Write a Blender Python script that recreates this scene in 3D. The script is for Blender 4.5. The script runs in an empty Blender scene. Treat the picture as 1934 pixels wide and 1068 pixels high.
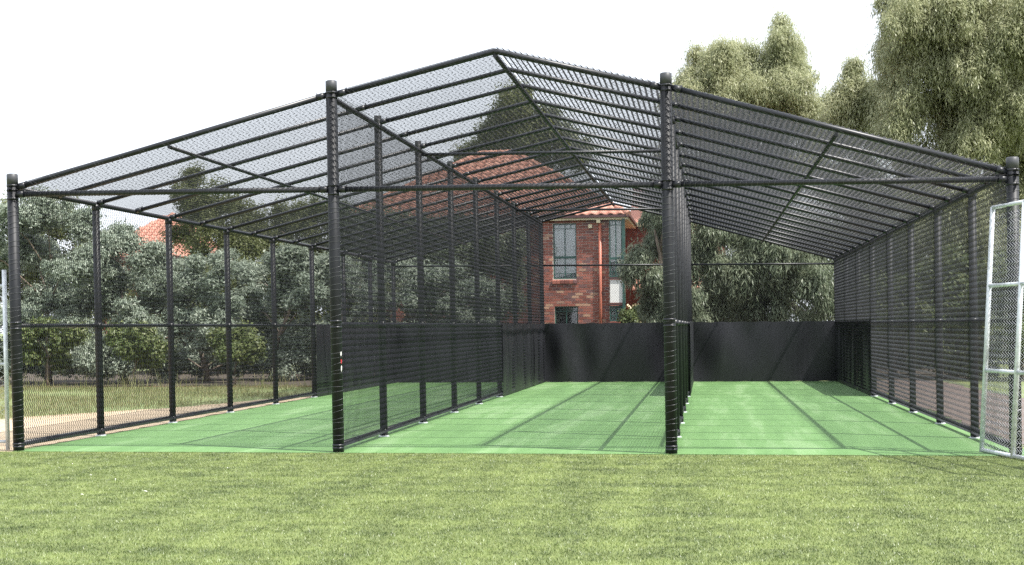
import bpy, bmesh, math, random
import numpy as np
from mathutils import Vector, Matrix
random.seed(7); rng = np.random.default_rng(7)
S = bpy.context.scene
COL = S.collection

# ------------------------------------------------------------------ camera
F, PX, PY, IW, IH = 2716.4, 923.63, 673.0, 1934.0, 1068.0
CAM = np.array([7.678, -14.999, 1.327]); YAW, PIT, ROL = 0.15618, -0.02012, -0.00927
def w2c(v):
    v = np.asarray(v, float); x, y, z = v[..., 0], v[..., 1], v[..., 2]
    c, s = math.cos(YAW), math.sin(YAW); x, y = x*c + y*s, -x*s + y*c
    c, s = math.cos(PIT), math.sin(PIT); y, z = y*c + z*s, -y*s + z*c
    c, s = math.cos(ROL), math.sin(ROL); x, z = x*c + z*s, -x*s + z*c
    return np.stack([x, y, z], -1)
RM = w2c(np.eye(3)).T                      # rows: right, forward, up in world axes
def at(u, v, Y):                           # world point at world depth Y seen at photo pixel u, v
    d = RM.T @ np.array([(u-PX)/F, 1.0, (PY-v)/F]); t = (Y-CAM[1])/d[1]
    return CAM + d*t
def ground_at(u, v, z=0.0):
    d = RM.T @ np.array([(u-PX)/F, 1.0, (PY-v)/F]); t = (z-CAM[2])/d[2]
    return CAM + d*t
cd = bpy.data.cameras.new('camera'); cam = bpy.data.objects.new('camera', cd); COL.objects.link(cam)
cd.sensor_width = 36; cd.sensor_fit = 'HORIZONTAL'; cd.lens = F/IW*36
cd.shift_x = (IW/2-PX)/IW; cd.shift_y = (PY-IH/2)/IW
cd.clip_start = .1; cd.clip_end = 2000
m = Matrix.Identity(4)
for i in range(3):
    m[i][0] = RM[0][i]; m[i][1] = RM[2][i]; m[i][2] = -RM[1][i]; m[i][3] = CAM[i]
cam.matrix_world = m; S.camera = cam

# ------------------------------------------------------------------ world, sun, exposure
SUN_EL, SUN_AZ = 58.5, 24.0                # azimuth: degrees from +X towards the camera side (-Y)
sd = Vector((math.cos(math.radians(SUN_EL))*math.cos(math.radians(SUN_AZ)),
             -math.cos(math.radians(SUN_EL))*math.sin(math.radians(SUN_AZ)), math.sin(math.radians(SUN_EL))))
w = bpy.data.worlds.new('World'); S.world = w; w.use_nodes = True
nt = w.node_tree; nt.nodes.clear()
sky = nt.nodes.new('ShaderNodeTexSky'); sky.sky_type = 'NISHITA'; sky.sun_disc = False
sky.sun_elevation = math.radians(SUN_EL); sky.sun_rotation = math.radians(90+SUN_AZ)
sky.air_density = 1.2; sky.dust_density = 4.0
mixn = nt.nodes.new('ShaderNodeMix'); mixn.data_type = 'RGBA'; mixn.inputs[0].default_value = .80
mixn.inputs[7].default_value = (9.0, 9.5, 10.3, 1)      # thin bright overcast veil over the whole sky
bg = nt.nodes.new('ShaderNodeBackground'); bg.inputs[1].default_value = .10
wo = nt.nodes.new('ShaderNodeOutputWorld')
nt.links.new(sky.outputs[0], mixn.inputs[6]); nt.links.new(mixn.outputs[2], bg.inputs[0]); nt.links.new(bg.outputs[0], wo.inputs[0])
sl = bpy.data.lights.new('sun', 'SUN'); sl.energy = 4.5; sl.angle = math.radians(.53); sl.color = (1, .965, .91)
so = bpy.data.objects.new('sun', sl); COL.objects.link(so); so.rotation_euler = sd.to_track_quat('Z', 'Y').to_euler(); so.location = (30, -10, 40)
S.view_settings.view_transform = 'Standard'; S.view_settings.look = 'None'
S.view_settings.exposure = .93; S.view_settings.gamma = 1; S.view_settings.use_curve_mapping = False
S.render.engine = 'CYCLES'; S.cycles.max_bounces = 8; S.cycles.transparent_max_bounces = 8
S.cycles.use_denoising = False

# ------------------------------------------------------------------ materials
def nodes(name):
    M = bpy.data.materials.new(name); M.use_nodes = True; t = M.node_tree
    return M, t, t.nodes['Principled BSDF'], t.nodes, t.links
def ramp(n, l, src, stops):
    r = n.new('ShaderNodeValToRGB'); e = r.color_ramp.elements
    while len(e) < len(stops): e.new(.5)
    for k, (p, c) in enumerate(stops): e[k].position = p; e[k].color = (*c, 1)
    l.new(src, r.inputs[0]); return r.outputs[0]
def noise(n, l, scale, detail=4, rough=.55, vec=None, coord='Object', sc=None):
    t = n.new('ShaderNodeTexNoise'); t.inputs['Scale'].default_value = scale; t.inputs['Detail'].default_value = detail; t.inputs['Roughness'].default_value = rough
    if vec is None:
        tc = n.new('ShaderNodeTexCoord'); vec = tc.outputs[coord]
        if sc:
            mp = n.new('ShaderNodeMapping'); mp.inputs['Scale'].default_value = sc; l.new(vec, mp.inputs[0]); vec = mp.outputs[0]
    l.new(vec, t.inputs['Vector']); return t.outputs['Fac']
def mix(n, l, fac, a, b, mode='MIX'):
    x = n.new('ShaderNodeMix'); x.data_type = 'RGBA'; x.blend_type = mode
    for inp, v in ((0, fac), (6, a), (7, b)):
        if hasattr(v, 'is_linked'): l.new(v, x.inputs[inp])
        elif inp == 0: x.inputs[0].default_value = v
        else: x.inputs[inp].default_value = (*v, 1)
    return x.outputs[2]
def bump(n, l, p, src, strength=.3, dist=.01):
    b = n.new('ShaderNodeBump'); b.inputs['Strength'].default_value = strength; b.inputs['Distance'].default_value = dist
    l.new(src, b.inputs['Height']); l.new(b.outputs[0], p.inputs['Normal'])
def simple(name, c, rough=.5, var=.25, scale=8, metal=0, spec=.5, coord='Object', sc=None, bmp=0):
    M, t, p, n, l = nodes(name)
    f = noise(n, l, scale, coord=coord, sc=sc)
    l.new(ramp(n, l, f, [(.3, tuple(x*(1-var) for x in c)), (.7, tuple(min(1, x*(1+var)) for x in c))]), p.inputs['Base Color'])
    p.inputs['Roughness'].default_value = rough; p.inputs['Metallic'].default_value = metal; p.inputs['Specular IOR Level'].default_value = spec
    if bmp: bump(n, l, p, f, bmp)
    return M
M_black = simple('black_coated_steel', (.008, .009, .013), .40, .3, 6, spec=.5)
M_post = simple('black_post_paint', (.010, .011, .014), .52, .35, 5, spec=.35)
M_cap = simple('dark_grey_cap', (.045, .047, .052), .5, .2, 6)
M_wire = simple('black_coated_wire', (.020, .021, .027), .42, .2, 3, spec=.5)
M_tie = simple('bare_tie_wire', (.16, .16, .17), .28, .3, 20, metal=.7)
M_galv = simple('galvanised_steel', (.66, .69, .72), .42, .18, 14, metal=.35)
M_galvwire = simple('galvanised_wire', (.62, .64, .66), .4, .2, 9, metal=.4)

def vinyl():
    M, t, p, n, l = nodes('black_vinyl')
    f = noise(n, l, 1.0, 5, .6, sc=(2.2, 2.2, .5)); g = noise(n, l, 40, 3, .6)
    c = ramp(n, l, f, [(.3, (.009, .009, .013)), (.62, (.016, .016, .021)), (.85, (.030, .030, .037))])
    l.new(mix(n, l, .12, c, ramp(n, l, g, [(.35, (.005, .005, .007)), (.75, (.035, .035, .042))])), p.inputs['Base Color'])
    p.inputs['Roughness'].default_value = .44; bump(n, l, p, g, .08, .003); return M
M_vinyl = vinyl()

def turf_tone(n, l, a0, a1):
    tc = n.new('ShaderNodeTexCoord')
    def ns(rot, sc, scale, detail=5, rough=.65):
        mp = n.new('ShaderNodeMapping'); mp.inputs['Rotation'].default_value = (0, 0, math.radians(rot)); mp.inputs['Scale'].default_value = (*sc, 1)
        l.new(tc.outputs['Object'], mp.inputs[0]); return noise(n, l, scale, detail, rough, mp.outputs[0])
    diag, bands, patch = ns(-28, (.35, 2.2), 1.1), ns(0, (2.6, .16), 1.0), ns(0, (1, 1), 3.2, 6, .75)
    dark, mid, pale = a0, tuple((p+q)/2 for p, q in zip(a0, a1)), a1
    st = [(.43, dark), (.5, mid), (.57, pale)]
    c = mix(n, l, .45, ramp(n, l, diag, st), ramp(n, l, bands, st))
    return mix(n, l, .42, c, ramp(n, l, patch, [(.43, tuple(x*.8 for x in a0)), (.5, mid), (.57, tuple(min(1, x*1.12) for x in a1))]))
def turf():
    M, t, p, n, l = nodes('olive_turf')
    a = turf_tone(n, l, (.034, .060, .005), (.165, .205, .05)); fine = noise(n, l, 160, 3, .7)
    a = mix(n, l, .4, a, ramp(n, l, fine, [(.35, (.05, .075, .012)), (.68, (.30, .33, .12))]))
    l.new(a, p.inputs['Base Color']); p.inputs['Roughness'].default_value = .7
    bump(n, l, p, fine, .5, .01); return M
M_turf = turf()
def blade():
    M, t, p, n, l = nodes('turf_blade')
    g = n.new('ShaderNodeNewGeometry')
    r = ramp(n, l, g.outputs['Random Per Island'], [(0, (.036, .065, .008)), (.5, (.092, .128, .026)), (.82, (.175, .212, .068)), (1, (.42, .46, .30))])
    l.new(mix(n, l, .80, r, turf_tone(n, l, (.021, .050, .003), (.205, .268, .082))), p.inputs['Base Color'])
    p.inputs['Roughness'].default_value = .42; p.inputs['Specular IOR Level'].default_value = .5; return M
M_blade = blade()
def carpet():
    M, t, p, n, l = nodes('green_carpet')
    st = noise(n, l, .9, 5, .65, sc=(2.4, .22, 1)); mid = noise(n, l, 6, 5, .7, sc=(.4, 1.6, 1)); fine = noise(n, l, 220, 2, .6)
    a = ramp(n, l, st, [(.40, (.066, .158, .036)), (.52, (.104, .222, .060)), (.62, (.20, .318, .142))])
    a = mix(n, l, .35, a, ramp(n, l, mid, [(.36, (.060, .150, .034)), (.64, (.16, .282, .104))]))
    a = mix(n, l, .3, a, ramp(n, l, fine, [(.35, (.05, .125, .030)), (.7, (.20, .34, .15))]))
    l.new(a, p.inputs['Base Color']); p.inputs['Roughness'].default_value = .75; bump(n, l, p, fine, .35, .006); return M
M_carpet = carpet()
def earth():
    M, t, p, n, l = nodes('bare_earth')
    a = ramp(n, l, noise(n, l, .8, 6, .65), [(.3, (.37, .28, .17)), (.55, (.49, .39, .26)), (.8, (.55, .47, .35))])
    a = mix(n, l, .4, a, ramp(n, l, noise(n, l, 14, 5, .7), [(.3, (.22, .14, .085)), (.7, (.50, .40, .29))]))
    l.new(a, p.inputs['Base Color']); p.inputs['Roughness'].default_value = .9; bump(n, l, p, noise(n, l, 25, 5, .7), .6, .02); return M
M_earth = earth()
def lawn():
    M, t, p, n, l = nodes('dry_lawn')
    a = ramp(n, l, noise(n, l, .5, 5, .65), [(.3, (.10, .16, .045)), (.55, (.17, .21, .075)), (.8, (.28, .25, .13))])
    a = mix(n, l, .45, a, ramp(n, l, noise(n, l, 18, 5, .7), [(.3, (.06, .10, .02)), (.7, (.27, .28, .13))]))
    l.new(a, p.inputs['Base Color']); p.inputs['Roughness'].default_value = .85; return M
M_lawn = lawn()
M_mulch = simple('red_mulch', (.15, .06, .04), .9, .5, 22, bmp=.5)
M_soil = simple('shade_darkened_soil', (.07, .055, .04), .95, .4, 14, bmp=.5)  # bed soil, its dark tone standing in for shade under the shrubs
M_path = simple('brown_paving', (.15, .115, .10), .9, .25, 10, bmp=.3)
def leafmat(name, c0, c1, c2, tr=.3, rough=.5):
    M = bpy.data.materials.new(name); M.use_nodes = True; t = M.node_tree; n, l = t.nodes, t.links
    p = n['Principled BSDF']; g = n.new('ShaderNodeNewGeometry')
    c = ramp(n, l, g.outputs['Random Per Island'], [(0, c0), (.5, c1), (.92, c2)])
    big = noise(n, l, .7, 3, .5)
    c = mix(n, l, .35, c, ramp(n, l, big, [(.35, c0), (.65, c2)]))
    l.new(c, p.inputs['Base Color']); p.inputs['Roughness'].default_value = rough; p.inputs['Specular IOR Level'].default_value = .4
    tb = n.new('ShaderNodeBsdfTranslucent'); l.new(c, tb.inputs[0]); mx = n.new('ShaderNodeMixShader'); mx.inputs[0].default_value = tr
    l.new(p.outputs[0], mx.inputs[1]); l.new(tb.outputs[0], mx.inputs[2]); l.new(mx.outputs[0], n['Material Output'].inputs[0]); return M
M_gum = leafmat('gum_leaf', (.255, .285, .155), (.38, .405, .235), (.54, .54, .345), .5, .38)
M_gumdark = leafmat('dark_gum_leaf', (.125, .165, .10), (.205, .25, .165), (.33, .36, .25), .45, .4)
M_wattle = leafmat('silver_wattle_leaf', (.15, .195, .14), (.245, .295, .225), (.37, .41, .32), .35, .4)
M_olive = leafmat('olive_leaf', (.085, .11, .035), (.14, .165, .055), (.22, .235, .10), .4)
M_shrub = leafmat('shrub_leaf', (.06, .09, .025), (.10, .14, .04), (.19, .21, .08), .3)
M_weed = leafmat('weed_blade', (.10, .13, .04), (.19, .20, .08), (.33, .28, .15), .2)
M_bark = simple('bark', (.16, .125, .095), .85, .4, 6, sc=(3, 3, .6), bmp=.4)
def brickmat():
    M, t, p, n, l = nodes('red_brick')
    oi = n.new('ShaderNodeObjectInfo'); g = n.new('ShaderNodeNewGeometry'); ad = n.new('ShaderNodeMath'); ad.operation = 'ADD'
    l.new(oi.outputs['Random'], ad.inputs[0]); l.new(g.outputs['Random Per Island'], ad.inputs[1])
    fr = n.new('ShaderNodeMath'); fr.operation = 'FRACT'; l.new(ad.outputs[0], fr.inputs[0])
    a = ramp(n, l, fr.outputs[0], [(0, (.13, .045, .040)), (.15, (.21, .07, .052)), (.5, (.29, .10, .075)), (.74, (.35, .13, .095)), (.78, (.11, .07, .078)), (.9, (.15, .085, .088)), (.92, (.46, .30, .20))])
    a = mix(n, l, .25, a, ramp(n, l, noise(n, l, 60, 4, .7), [(.3, (.15, .05, .035)), (.7, (.42, .16, .10))]))
    l.new(a, p.inputs['Base Color']); p.inputs['Roughness'].default_value = .85; return M
M_brick = brickmat()
M_mortar = simple('mortar', (.52, .46, .40), .9, .15, 30)
M_plainbrick = simple('brown_red_brickwork', (.22, .072, .055), .85, .3, 12)
def tilemat():
    M, t, p, n, l = nodes('terracotta_tile')
    oi = n.new('ShaderNodeObjectInfo')
    a = ramp(n, l, oi.outputs['Random'], [(0, (.40, .165, .115)), (.5, (.46, .20, .14)), (1, (.52, .26, .19))])
    a = mix(n, l, .3, a, ramp(n, l, noise(n, l, 7, 4, .7), [(.3, (.33, .14, .10)), (.7, (.56, .31, .23))]))
    l.new(a, p.inputs['Base Color']); p.inputs['Roughness'].default_value = .7; return M
M_tile = tilemat()
M_cream = simple('cream_paint', (.70, .61, .40), .5, .08, 4)
M_white = simple('white_paint', (.78, .78, .75), .5, .05, 4)
M_green = simple('green_frame', (.03, .085, .07), .4, .15, 4)
M_gutter = simple('brown_gutter', (.075, .035, .035), .45, .2, 4)
M_pipe = simple('terracotta_pipe', (.42, .14, .09), .5, .12, 4)
M_curtain = simple('pale_curtain', (.74, .76, .77), .8, .10, 9, sc=(8, 8, .3))
M_room = simple('painted_dim_room', (.12, .12, .12), .8, .2, 3)  # dark colour for a flat sheet standing in for the unlit room
def glass():
    M = bpy.data.materials.new('window_glass'); M.use_nodes = True; n, l = M.node_tree.nodes, M.node_tree.links
    n.remove(n['Principled BSDF']); tr = n.new('ShaderNodeBsdfTransparent'); tr.inputs[0].default_value = (.93, .95, .95, 1)
    gl = n.new('ShaderNodeBsdfGlossy'); gl.inputs['Roughness'].default_value = .03; fr = n.new('ShaderNodeFresnel'); fr.inputs[0].default_value = 1.8
    mx = n.new('ShaderNodeMixShader'); l.new(fr.outputs[0], mx.inputs[0]); l.new(tr.outputs[0], mx.inputs[1]); l.new(gl.outputs[0], mx.inputs[2]); l.new(mx.outputs[0], n['Material Output'].inputs[0]); return M
M_glass = glass()
M_red = simple('red_tape', (.6, .03, .04), .5, .2, 30)
M_tape = simple('white_tape', (.8, .78, .76), .6, .1, 30)

# ------------------------------------------------------------------ helpers
def link(name, me, mat, parent=None, loc=None):
    o = bpy.data.objects.new(name, me); COL.objects.link(o)
    if mat is not None and len(me.materials) == 0: me.materials.append(mat)
    if parent: o.parent = parent
    if loc is not None: o.location = loc
    return o
def mesh(name, V, Fc, smooth=False):
    me = bpy.data.meshes.new(name); me.from_pydata([tuple(v) for v in V], [], Fc); me.update()
    if smooth: me.polygons.foreach_set('use_smooth', [True]*len(me.polygons))
    return me
def np_mesh(name, V, Fc, smooth=False):    # Fc: (n,k) index array
    V = np.asarray(V, np.float32); Fc = np.asarray(Fc, np.int32); n, k = Fc.shape
    me = bpy.data.meshes.new(name); me.vertices.add(len(V)); me.vertices.foreach_set('co', V.ravel())
    me.loops.add(n*k); me.loops.foreach_set('vertex_index', Fc.ravel())
    me.polygons.add(n); me.polygons.foreach_set('loop_start', np.arange(n, dtype=np.int32)*k)
    if smooth: me.polygons.foreach_set('use_smooth', np.ones(n, bool))
    me.update(calc_edges=True); me.validate(); return me
class MB:
    def __init__(s): s.V, s.F = [], []
    def box(s, a, b):
        (x0, y0, z0), (x1, y1, z1) = a, b; o = len(s.V)
        s.V += [(x0,y0,z0),(x1,y0,z0),(x1,y1,z0),(x0,y1,z0),(x0,y0,z1),(x1,y0,z1),(x1,y1,z1),(x0,y1,z1)]
        s.F += [tuple(o+i for i in f) for f in ((0,3,2,1),(4,5,6,7),(0,1,5,4),(1,2,6,5),(2,3,7,6),(3,0,4,7))]; return s
    def tube(s, P, R, n=12, caps=True):
        P = [Vector(p) for p in P]
        if not hasattr(R, '__len__'): R = [R]*len(P)
        o = len(s.V); up = None
        for i, p in enumerate(P):
            t = (P[min(i+1, len(P)-1)] - P[max(i-1, 0)]).normalized()
            if up is None: up = Vector((0,0,1)) if abs(t.z) < .9 else Vector((0,1,0))
            a = up.cross(t)
            if a.length < 1e-4: a = Vector((1,0,0)).cross(t)
            a.normalize(); b = t.cross(a)
            for k in range(n):
                q = 2*math.pi*k/n; v = p + (a*math.cos(q) + b*math.sin(q))*R[i]; s.V.append(tuple(v))
        for i in range(len(P)-1):
            for k in range(n):
                k2 = (k+1) % n; s.F.append((o+i*n+k, o+i*n+k2, o+(i+1)*n+k2, o+(i+1)*n+k))
        if caps:
            s.F.append(tuple(o+k for k in reversed(range(n)))); s.F.append(tuple(o+(len(P)-1)*n+k for k in range(n)))
        return s
    def quad(s, a, b, c, d):
        o = len(s.V); s.V += [tuple(a), tuple(b), tuple(c), tuple(d)]; s.F.append((o, o+1, o+2, o+3)); return s
    def build(s, name, mat, parent=None, smooth=False, loc=None):
        me = mesh(name, s.V, s.F, False)
        if smooth:
            me.polygons.foreach_set('use_smooth', [len(p.vertices) == 4 for p in me.polygons])
        return link(name, me, mat, parent, loc)
def tube(name, P, R, mat, parent, n=12): return MB().tube(P, R, n).build(name, mat, parent, True)
def thing(name, label, cat, loc=(0,0,0), group=None):
    o = bpy.data.objects.new(name, None); COL.objects.link(o); o.location = loc; o.empty_display_size = .2
    o['label'] = label; o['category'] = cat
    if group: o['group'] = group
    return o
def struct(o, kind='structure'): o['kind'] = kind; return o
def sheet(name, x0, y0, x1, y1, z, mat, nx=1, ny=1):
    xs = np.linspace(x0, x1, nx+1); ys = np.linspace(y0, y1, ny+1)
    V = [(x, y, z) for y in ys for x in xs]; Fc = [(j*(nx+1)+i, j*(nx+1)+i+1, (j+1)*(nx+1)+i+1, (j+1)*(nx+1)+i) for j in range(ny) for i in range(nx)]
    return struct(link(name, mesh(name, V, Fc), mat))

# ------------------------------------------------------------------ ground
sheet('ground', -500, -300, 500, 900, -.012, M_lawn)
sheet('field', -40, -40, 50, -.10, -.004, M_turf)
sheet('carpet', -.02, -.10, 10.86, 19.30, .0, M_carpet)
def irregular(name, pts, z, mat):          # a ground patch with an uneven outline
    P = []
    for i, a in enumerate(pts):
        b = pts[(i+1) % len(pts)]; k = max(2, int(math.dist(a, b)/.25))
        for j in range(k):
            t = j/k; P.append((a[0]+(b[0]-a[0])*t+random.uniform(-.09, .09), a[1]+(b[1]-a[1])*t+random.uniform(-.09, .09), z))
    me = mesh(name, P, [tuple(range(len(P)))]); return struct(link(name, me, mat))
irregular('dirt', [(-.06, -.5), (-.06, 14.2), (-.6, 12.3), (-1.1, 10.0), (-1.6, 8.4), (-2.6, 6.8), (-3.5, 4.7), (-4.6, 1.5), (-5.4, -.5)], -.006, M_earth)
irregular('dirt', [(10.95, -.3), (14.2, -.3), (13.6, 6), (13.0, 12), (12.7, 20), (10.85, 20)], -.006, M_path)
irregular('garden_bed', [(-40, 18.1), (-.4, 17.6), (-.2, 20.2), (14, 20.2), (14, 30), (-40, 30)], -.007, M_soil)
irregular('edging_strip', [(-40, 17.6), (-.4, 17.1), (-.4, 17.45), (-40, 18.0)], -.003, M_mulch)

# ------------------------------------------------------------------ batting cage
YS = [0, 2.1765, 4.622, 7.100, 9.523, 12.0, 14.4, 16.8, 19.1725]
XW = [0.0, 3.669, 7.2233, 10.6375]; XR = (XW[1]+XW[2])/2
ZE, ZC, ZT, ZR, ZM = 2.801, 2.874, 3.807, 4.238, 1.368
def W(x, y, z):
    return Vector((x - .00898*z - .00464*y - .01378*(x-5.4)*y/19.2, y, z*(1-.00331*(x-5.4))))
cage = thing('batting_cage', 'black chain-link cricket practice cage of three lanes with peaked mesh roof', 'practice cage', (5.4, 0, 0))
def P_(o): o.parent = cage; o.matrix_parent_inverse = Matrix.Translation((-5.4, 0, 0)); return o
def part(name, mb, mat=M_black, smooth=True, parent=None):
    o = mb.build(name, mat, None, smooth)
    if parent is not None: o.parent = parent; return o
    return P_(o)
def line(a, b, n=2): return [a.lerp(b, i/(n-1)) for i in range(n)]
ztop = [ZC, ZT, ZT, ZC]
R_MAIN, R_POST, R_RAIL, R_RAFT = .060, .046, .0245, .026
BETA = .011
for i in range(4):
    for j in range(9):
        r = R_MAIN if j == 0 else R_POST
        h = ztop[i] + (.13 if j == 0 else .085)
        if i in (0, 3) and j: h = ztop[i] - .01
        po = part('post', MB().tube([W(XW[i], YS[j], 0), W(XW[i], YS[j], h)], r, 18 if j == 0 else 12), M_post)
        if j == 0:
            part('cap', MB().tube([W(XW[i], 0, h-.10), W(XW[i], 0, h+.012), W(XW[i], 0, h+.02)], [r+.002, r+.002, r-.010], 18), M_cap, True, po)
            for z in (.045, .075, ZM-.035, ZM+.03, ZE-.05, ZE+.04, ztop[i]-.03, ztop[i]+.02):
                cl = MB().tube([W(XW[i], 0, z-.011), W(XW[i], 0, z+.011)], r+.004, 18)
                a = W(XW[i]+.5*r, -r-.006, z); cl.box((a.x-.012, a.y-.014, a.z-.008), (a.x+.012, a.y+.006, a.z+.008)); part('clamp', cl, M_black, True, po)
            hx = MB(); turns = int((ZE-.1 if i else ZE-.2)/.064); pts = []
            for k in range(turns*14+1):
                q = 2*math.pi*k/14; z = .07+k/14*.064 + .012*math.sin(k/14*2.3)+.011*math.sin(k/14*.71+i)+.006*math.sin(k*.39)
                c = W(XW[i], 0, z); pts.append((c.x+(r+.0035)*math.cos(q), c.y+(r+.0035)*math.sin(q), c.z))
            hx.tube(pts, .0012, 4); part('lacing_wire', hx, M_tie, False, po)
        else:
            for z in (.06, ZM, ztop[i]-.04):
                cl = MB().tube([W(XW[i], YS[j], z-.035), W(XW[i], YS[j], z+.035)], r+.006, 12); part('clamp', cl, M_black, True, po)
            if j < 6:
                ft = MB(); c = W(XW[i], YS[j], 0); ft.tube([c+Vector((0,0,-.004)), c+Vector((0,0,.010)), c+Vector((0,0,.016))], [.068, .068, .05], 10)
                part('footing', ft, M_galv, False, po)
# rails along each wall, one piece per bay
for i in range(4):
    for j in range(8):
        part('ground_rail', MB().tube([W(XW[i], YS[j]+.03, .075), W(XW[i], YS[j+1]-.03, .075)], .033, 12))
        part('middle_rail', MB().tube([W(XW[i], YS[j]+.03, ZM), W(XW[i], YS[j+1]-.03, ZM)], R_RAIL, 10))
    part('eave_rail', MB().tube([W(XW[i], -.0, ztop[i]-(.035 if i in (1, 2) else .004)), W(XW[i], YS[8], ztop[i]-(.035 if i in (1, 2) else .004))], .030, 10))
for a, b, z in ((XW[0], XW[1], (ZC+ZT)/2), (XW[2], XW[3], (ZC+ZT)/2)):
    part('purlin', MB().tube([W((a+b)/2, 0, z-.055), W((a+b)/2, YS[8], z-.055)], .021, 8))
part('ridge_pole', MB().tube([W(XR, 0, ZR-.055), W(XR, YS[8], ZR-.055)], .026, 10))
# rafters, two to a bay
rafter_y = []
for j in range(8): rafter_y += [YS[j], (YS[j]+YS[j+1])/2]
rafter_y.append(YS[8])
spots = MB()
for k, y in enumerate(rafter_y):
    rr = .031 if k == 0 else R_RAFT
    a = .0 if k else .05
    segs = [[W(XW[0]+a, y, ZC), W(XW[1]-a, y, ZT)],
            [W(XW[1]+a, y, ZT)] + [W(XR+d, y, ZR-.2659*abs(d)*.91-.012) for d in (-.16, -.06)] + [W(XR, y, ZR-.012)] + [W(XR+d, y, ZR-.2659*abs(d)*.91-.012) for d in (.06, .16)] + [W(XW[2]-a, y, ZT)],
            [W(XW[2]+a, y, ZT), W(XW[3]-a, y, ZC)]]
    for q in segs:
        ra = part('rafter', MB().tube(q, rr, 12))
        for e0, e1 in ((q[0], q[1]), (q[-1], q[-2])):
            d = (e1-e0).normalized(); en = MB().tube([e0+d*.03, e0+d*.11], rr+.006, 12)
            c = e0+d*.115+Vector((0, 0, rr)); en.tube([c-Vector((0,0,.01)), c+Vector((0,0,.018))], .007, 6); part('end_socket', en, M_black, True, ra)
# tie beams
for i in range(3):
    be = part('tie_beam', MB().tube([W(XW[i]+.055, -.01, ZE), W(XW[i+1]-.055, -.01, ZE)], .030, 14))
    for x, s in ((XW[i], 1), (XW[i+1], -1)):
        en = MB().tube([W(x+s*.06, -.01, ZE), W(x+s*.14, -.01, ZE)], .037, 14)
        en.tube([W(x+s*.15, -.01, ZE-.03), W(x+s*.15, -.01, ZE+.045)], .008, 6); part('end_socket', en, M_black, True, be)
    ti = MB(); nt_ = int((XW[i+1]-XW[i]-.2)/.057)
    for q in range(nt_):
        c = W(XW[i]+.12+q*.057, -.01, ZE); L = []
        for k in range(9):
            g = 2*math.pi*k/8; L.append((c.x+.007*math.sin(g), c.y+.0335*math.cos(g), c.z+.0335*math.sin(g)))
        ti.tube(L, .0016, 3, False)
    struct(part('tie_wire', ti, M_tie, False, be), 'stuff')
for j in (2, 4, 6):
    part('tie_beam', MB().tube([W(XW[1], YS[j], ZT-.10), W(XW[2], YS[j], ZT-.10)], .024, 10))
for i in range(3):
    part('tie_beam', MB().tube([W(XW[i], YS[8], ZE-.03), W(XW[i+1], YS[8], ZE-.03)], .022, 10))
    part('middle_rail', MB().tube([W(XW[i], YS[8], ZM), W(XW[i+1], YS[8], ZM)], R_RAIL, 10))

# chain-link: interlocked zigzag wires, real wire thickness
def chain(w_, top, bot=lambda x: 0.0, pitch=.057, rise=.065, r=.0036, depth=.006):
    V, Fc = [], []; base = 0; n = int(round(w_/pitch)); p = w_/n
    off = np.array([[0, -r, 0], [r*1.15, r*.5, 0], [-r*1.15, r*.5, 0]])
    for i in range(n):
        xm = (i+.5)*p; z0, z1 = bot(xm), top(xm)
        k0, k1 = math.ceil(z0/(rise/2)-1e-6), math.floor(z1/(rise/2)+1e-6)
        ks = np.arange(k0, k1+1)
        if len(ks) < 2: continue
        sgn = np.where(ks % 2 == 0, -1, 1)
        N = np.stack([xm+sgn*p*.5*1.02, sgn*depth, ks*rise/2], 1); N[:, 0] += rng.normal(0, .0005, len(ks)); N[:, 2] += rng.normal(0, .0005, len(ks))
        R = (N[:, None, :]+off[None]).reshape(-1, 3); V.append(R)
        m_ = len(ks)
        a = base+np.arange(m_-1)*3
        for k in range(3):
            k2 = (k+1) % 3; Fc.append(np.stack([a+k, a+k2, a+3+k2, a+3+k], 1))
        base += m_*3
    return np_mesh('chain_link', np.concatenate(V), np.concatenate(Fc))
def place(me, o0, ex, ey, w_, h_, mat=M_wire, name='mesh_panel', sx=1.0, sz=1.0, parent=None):   # local x along ex, local z along ey
    ex = Vector(ex).normalized(); ez = Vector(ey); ez = (ez-ex*ez.dot(ex)).normalized(); en = ez.cross(ex)
    o = link(name, me, mat)
    mm = Matrix.Identity(4)
    for r_ in range(3):
        mm[r_][0] = ex[r_]*sx; mm[r_][1] = en[r_]; mm[r_][2] = ez[r_]*sz; mm[r_][3] = o0[r_]
    if parent is None: P_(o); o.matrix_basis = mm
    else: o.parent = parent; o.matrix_basis = mm
    return o
BW = 2.4
side = {0: chain(BW, lambda x: ZC-.035), 1: chain(BW, lambda x: ZT-.035)}
for i in range(4):
    me = side[0 if i in (0, 3) else 1]
    for j in range(8):
        a, b, c = W(XW[i], YS[j], .06), W(XW[i], YS[j+1], .06), W(XW[i], YS[j], 2.5)
        dv = Vector((-R_POST-.010 if i >= 2 else R_POST+.010, 0, 0))
        place(me, a+dv, b-a, c-a, BW, 2.8, sx=(b-a).length/BW)
HL = math.hypot(XW[1]-XW[0], ZT-ZC); HM = math.hypot(XR-XW[1], ZR-ZT)
ro, rm = chain(BW, lambda x: HL), chain(BW, lambda x: HM)
UP = Vector((0, 0, R_RAFT+.006))
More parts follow.
